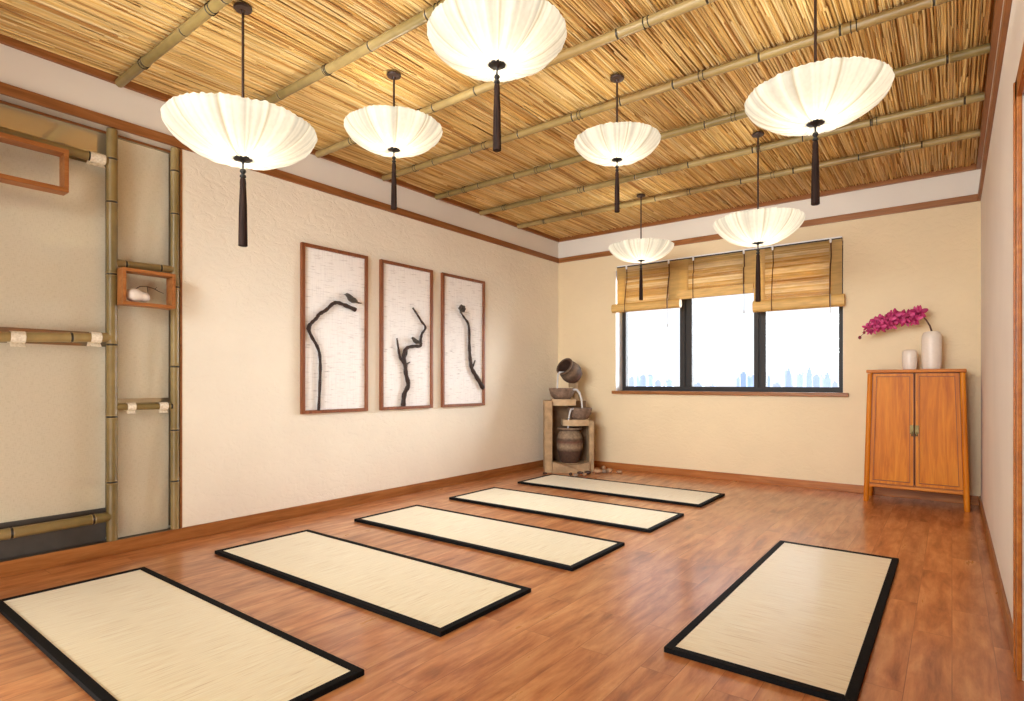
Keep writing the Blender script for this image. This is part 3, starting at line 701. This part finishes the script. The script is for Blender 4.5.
vase('small_vase',-.282,5.86,.053,.168,'small cream ceramic vase left of the tall one on the cabinet',1.02)
# orchid
orc=thing('orchid_spray','arching magenta orchid spray rising from the tall cream vase','orchid',(-.133,5.86,ZT+.25))
SP=[(0,0,.0),(0,-.003,.065),(-.012,-.008,.11),(-.035,-.01,.155),(-.065,-.015,.197),(-.14,-.02,.205),(-.22,-.025,.200),(-.30,-.03,.180),(-.385,-.035,.148),(-.45,-.035,.096),(-.50,-.035,.040)]
mb=MB(); mb.tube(SP,[.007,.007,.0065,.006,.0055,.0045,.004,.0035,.003,.0025,.002],8); mb.build('stem',M['stem'],orc,smooth=True)
mg=[s2l(c) for c in ((190,44,106),(162,30,88),(214,80,138),(128,18,64))]
def flower(p,s,yaw,pitch,i):
    M3=Matrix.Translation(p)@Matrix.Rotation(yaw,4,'Z')@Matrix.Rotation(pitch,4,'X')   # faces -Y
    mb=MB()
    for k in range(5):
        a=PI/2+2*PI*k/5; wd=.62 if k in (1,4) else .42; ln=1.0
        vs=[];cs=[]; nl,nw=5,4
        for u in range(nl+1):
            t=u/nl; w=wd*math.sin(PI*(.12+.83*t))**.8*.55
            for j in range(nw+1):
                q=(j/nw-.5)*2; rad=.08+t*.92; x=q*w
                bend=-.15*t+.30*t*t+.14*q*q
                X=math.cos(a)*rad-math.sin(a)*x; Z=math.sin(a)*rad+math.cos(a)*x
                vs.append(M3@Vector((X*s,bend*s,Z*s))); cs.append(lerp(mg[1],mg[(i+k)%3],min(1,.35+t*.7)))
        mb.add(vs,[(u*(nw+1)+j,u*(nw+1)+j+1,(u+1)*(nw+1)+j+1,(u+1)*(nw+1)+j) for u in range(nl) for j in range(nw)],cs)
    f=mb.build('flower',M['petal'],orc,smooth=True,colattr=True)
    l=MB(); l.col=mg[3]; l.lathe([(.01*s,-.2*s),(.16*s,-.12*s),(.2*s,.0),(.12*s,.14*s),(.02*s,.2*s)],8,M3@Vector((0,-.12*s,-.1*s))); l.build('lip',M['petal'],f,smooth=True,colattr=True)
sp=[Vector(p) for p in SP]
i=0
for seg,cnt in ((4,6),(5,7),(6,7),(7,7),(8,6)):
    for k in range(cnt):
        t=(k+R.random()*.7)/cnt; p=sp[seg].lerp(sp[min(seg+1,10)],t)
        s=(.058 if seg<7 else .050 if seg<8 else .038)*R.uniform(.85,1.1)
        p=p+Vector((R.uniform(-.012,.012),R.uniform(-.04,.01),R.uniform(-.05,.035)))
        flower(p,s,R.uniform(-.7,.7),R.uniform(-.5,.4),i); i+=1
for p,r in (((-.472,-.04,.074),.012),((-.504,-.035,.034),.014)):
    mb=MB(); mb.col=s2l((120,40,56)); mb.lathe([(.001,-r*1.2),(r*.8,-r*.6),(r,.2*r),(r*.5,r),(.001,r*1.2)],10,p); mb.build('bud',M['petal'],orc,smooth=True,colattr=True)

# ------------------------------------------------------------------ fountain
fo=thing('jar_fountain','corner water fountain of tilted clay jar, bowls and pot on stone stand','fountain',(-3.365,5.489,0),math.radians(37.25))
def part(name,mat,fn,smooth=False,**k):
    mb=MB(); fn(mb); return mb.build(name,mat,fo,smooth=smooth,**k)
def f(mb): mb.box(-.280,-.195,0,.36,0,.80,.012)
part('left_post',M['stone'],f)
def f(mb): mb.box(.215,.268,.02,.36,0,.575,.012)
part('right_post',M['stone'],f)
def f(mb): mb.box(-.195,.215,.30,.36,.0,.79,.006)
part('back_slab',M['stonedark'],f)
def f(mb):   # base with a dipping front edge
    n=16; top=[(-.195+.41*i/n, .125-.03*math.sin(PI*i/n)) for i in range(n+1)]
    poly=[(-.195,0)]+top+[(.215,0)]
    k=len(poly); vs=[(x,-.02-.03*math.sin(PI*(x+.195)/.41),z) for x,z in poly]+[(x,.05,z) for x,z in poly]
    mb.add(vs,[tuple(range(k)),tuple(range(2*k-1,k-1,-1))]+[(i,(i+1)%k,k+(i+1)%k,k+i) for i in range(k)])
    mb.box(-.195,.215,.05,.30,0,.10)
part('base',M['stone'],f)
def shelf(mb,x0,x1,z0,z1,y0,y1,bul):
    n=14; poly=[(x0,y1)]+[(x0+(x1-x0)*i/n, y0-bul*math.sin(PI*i/n)) for i in range(n+1)]+[(x1,y1)]
    mb.prism(poly,z0,z1)
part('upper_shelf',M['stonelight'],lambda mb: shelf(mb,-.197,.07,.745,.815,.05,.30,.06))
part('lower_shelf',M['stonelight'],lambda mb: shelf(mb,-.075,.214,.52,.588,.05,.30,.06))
def f(mb): mb.box(.065,.115,.22,.30,.79,1.075,.006); mb.box(.01,.066,.2,.29,.945,1.05,.006)
part('back_column',M['stone'],f)
jc=[s2l(c) for c in ((96,76,62),(140,116,94),(112,74,58),(150,128,104),(92,64,48),(84,58,44))]
jp=[(.0,.0),(.095,.0),(.105,.01),(.13,.08),(.142,.13),(.150,.17),(.152,.20),(.153,.235),(.150,.265),(.146,.285),(.130,.33),(.112,.355),(.11,.365),(.14,.37),(.143,.385),(.138,.395),(.115,.395),(.11,.36),(.12,.30),(.0,.28)]
jcol=[4,4,4,5,5,3,3,2,0,3,3,1,0,0,1,1,0,5,5,5]
def f(mb): mb.lathe([(r*.98,z) for r,z in jp],32,(.012,.16,.10),None,[jc[k] for k in jcol])
part('pot',M['jar'],f,True,colattr=True)
bp=[(.0,.0),(.085,.0),(.095,.006),(.120,.03),(.136,.062),(.144,.095),(.149,.118),(.143,.124),(.132,.12),(.115,.075),(.0,.05)]
def f(mb): mb.lathe(bp,32,(-.078,.14,.815))
part('bowl',M['bowl'],f,True)
def f(mb): mb.lathe([(r*.93,z*1.05) for r,z in bp],32,(.122,.13,.588))
part('bowl',M['bowl'],f,True)
ax=Vector((-.60,-.55,.50)).normalized(); rot=ax.to_track_quat('Z','Y').to_matrix()
tp=[(.0,-.13),(.06,-.13),(.095,-.10),(.118,-.05),(.122,-.01),(.112,.05),(.094,.085),(.09,.095),(.107,.105),(.11,.118),(.102,.125),(.085,.118),(.082,.08),(.1,.0),(.07,-.08),(.0,-.1)]
tc=[4,4,0,2,0,1,0,0,1,1,0,5,5,5,5,5]
def f(mb): mb.lathe(tp,32,(.02,.18,1.125),rot,[tuple(x*.8 for x in jc[k]) for k in tc])
part('tilted_jar',M['jar'],f,True,colattr=True)
def f(mb):
    mb.tube([(-.06,.11,1.115),(-.11,.075,1.115),(-.128,.07,1.09),(-.134,.07,1.02),(-.138,.07,.92)],[.012,.013,.012,.010,.009],8)
part('water_stream',M['water'],f,True)
def f(mb): mb.tube([(.03,.06,.925),(.075,.04,.922),(.105,.04,.89),(.13,.05,.82),(.145,.06,.69)],[.010,.012,.012,.010,.009],8)
part('water_stream',M['water'],f,True)
def f(mb): mb.tube([(.045,.03,.71),(.01,.01,.705),(-.002,.01,.67),(-.014,.02,.60),(-.02,.04,.48)],[.010,.012,.011,.009,.009],8)
part('water_stream',M['water'],f,True)
# pebbles
pb=[(-3.169,5.731,.04,1,'tan pebble against the foot of the fountain stand'),(-3.104,5.647,.05,1,'largest flat tan pebble beside the fountain foot'),(-3.196,5.945,.045,1,'tan pebble at the top of the little pile by the fountain'),
 (-3.068,5.718,.035,3,'small grey pebble in front of the pile by the fountain'),(-3.036,5.787,.045,1,'rounded tan pebble at the right of the fountain pile'),(-2.919,5.787,.036,1,'single tan pebble lying farthest right of the fountain'),
 (-3.174,5.549,.035,2,'dark pebble just left of the tan pebble pile'),(-3.131,5.411,.03,1,'small tan pebble at the fountain base near the mat edge'),(-3.221,5.470,.033,2,'dark pebble in front of the fountain base, right of centre'),
 (-3.198,5.336,.028,3,'grey pebble in front of the middle of the fountain base'),(-3.273,5.346,.034,2,'dark pebble in front of the middle of the fountain base'),(-3.529,5.236,.026,2,'lone dark pebble at the left foot of the fountain')]
for k,(x,y,s,kind,lab) in enumerate(pb):
    bm=bmesh.new(); bmesh.ops.create_icosphere(bm,subdivisions=2,radius=1)
    ph=R.uniform(0,6)
    for w in bm.verts:
        g_=1+.12*math.sin(2.3*w.co.x+ph)+.1*math.sin(3.1*w.co.y+ph*2); w.co=Vector((w.co.x*s*g_,w.co.y*s*.72*g_,max(w.co.z,-.8)*s*.55*g_))
    zm=min(w.co.z for w in bm.verts); bmesh.ops.translate(bm,vec=(0,0,-zm),verts=bm.verts)
    mb=MB(); mb.bm(bm); o=mb.build('pebble',M['pebble%d'%kind],None,smooth=True); o.location=(x,y,0); o.rotation_euler.z=R.uniform(0,3)
    tag(o,lab,'pebble','pebbles around the jar fountain')

# ------------------------------------------------------------------ world, lights, camera
w=bpy.data.worlds.new('sky'); bpy.context.scene.world=w; w.use_nodes=True; nt=w.node_tree; nt.nodes.clear()
out=nt.nodes.new('ShaderNodeOutputWorld'); bg=nt.nodes.new('ShaderNodeBackground'); tc=nt.nodes.new('ShaderNodeTexCoord'); sx=nt.nodes.new('ShaderNodeSeparateXYZ'); rp=nt.nodes.new('ShaderNodeValToRGB')
mp=nt.nodes.new('ShaderNodeMapping'); mp.inputs['Scale'].default_value=(3,3,7); ns=nt.nodes.new('ShaderNodeTexNoise'); ns.inputs['Scale'].default_value=1.2; ns.inputs['Detail'].default_value=5
mixn=nt.nodes.new('ShaderNodeMix'); mixn.data_type='RGBA'
e=rp.color_ramp.elements; e[0].position=.0; e[0].color=(.90,.93,.98,1); e[1].position=.6; e[1].color=(.88,.93,1,1)
r2=nt.nodes.new('ShaderNodeValToRGB'); r2.color_ramp.elements[0].position=.45; r2.color_ramp.elements[1].position=.7
nt.links.new(tc.outputs['Generated'],sx.inputs[0]); nt.links.new(sx.outputs[2],rp.inputs[0]); nt.links.new(tc.outputs['Generated'],mp.inputs[0]); nt.links.new(mp.outputs[0],ns.inputs['Vector'])
nt.links.new(ns.outputs[0],r2.inputs[0]); nt.links.new(r2.outputs[0],mixn.inputs[0]); nt.links.new(rp.outputs[0],mixn.inputs[6]); mixn.inputs[7].default_value=(.96,.965,.98,1)
nt.links.new(mixn.outputs[2],bg.inputs[0]); bg.inputs[1].default_value=1.2; nt.links.new(bg.outputs[0],out.inputs[0])

def area(name,loc,target,sx_,sy_,e,col):
    l=bpy.data.lights.new(name,'AREA'); l.shape='RECTANGLE'; l.size=sx_; l.size_y=sy_; l.energy=e; l.color=col
    o=bpy.data.objects.new(name,l); C.objects.link(o); o.location=loc; o.rotation_euler=(Vector(target)-Vector(loc)).to_track_quat('-Z','Y').to_euler(); return o
sb=area('added_fill_far',(-1.7,-1.3,2.0),(-2.5,6.0,1.35),3.2,1.4,78,(.94,.98,1)); sb.data.spread=math.radians(75)  # unseen fill added behind the camera to brighten the far end
sl=bpy.data.lights.new('daylight_sun','SUN'); sl.energy=SUN; sl.angle=math.radians(55); sl.color=(.92,.96,1)
so=bpy.data.objects.new('daylight_sun',sl); C.objects.link(so); so.location=(1,12,5); so.rotation_euler=Vector((-.42,-1,-.42)).to_track_quat('-Z','Y').to_euler()

area('added_fill_ceiling',(-1.9,.0,.15),(-1.9,4.2,2.8),3.0,.6,44,(1,.95,.86))  # unseen fill added near the floor to brighten the ceiling
cam=bpy.data.cameras.new('camera'); co=bpy.data.objects.new('camera',cam); C.objects.link(co)
co.location=(0,0,1.0); co.rotation_euler=(PI/2,0,math.atan(440/578.7)); cam.sensor_width=36; cam.sensor_fit='HORIZONTAL'; cam.lens=578.7*36/1024; cam.shift_y=32.2/1024; cam.clip_start=.02; cam.clip_end=5000
sc=bpy.context.scene; sc.camera=co
sc.view_settings.view_transform='Standard'; sc.view_settings.look='None'; sc.view_settings.exposure=.17; sc.view_settings.gamma=1
sc.cycles.use_denoising=True; sc.cycles.max_bounces=10; sc.cycles.diffuse_bounces=6; sc.cycles.transparent_max_bounces=12; sc.cycles.sample_clamp_indirect=6; sc.cycles.caustics_reflective=False; sc.cycles.caustics_refractive=False
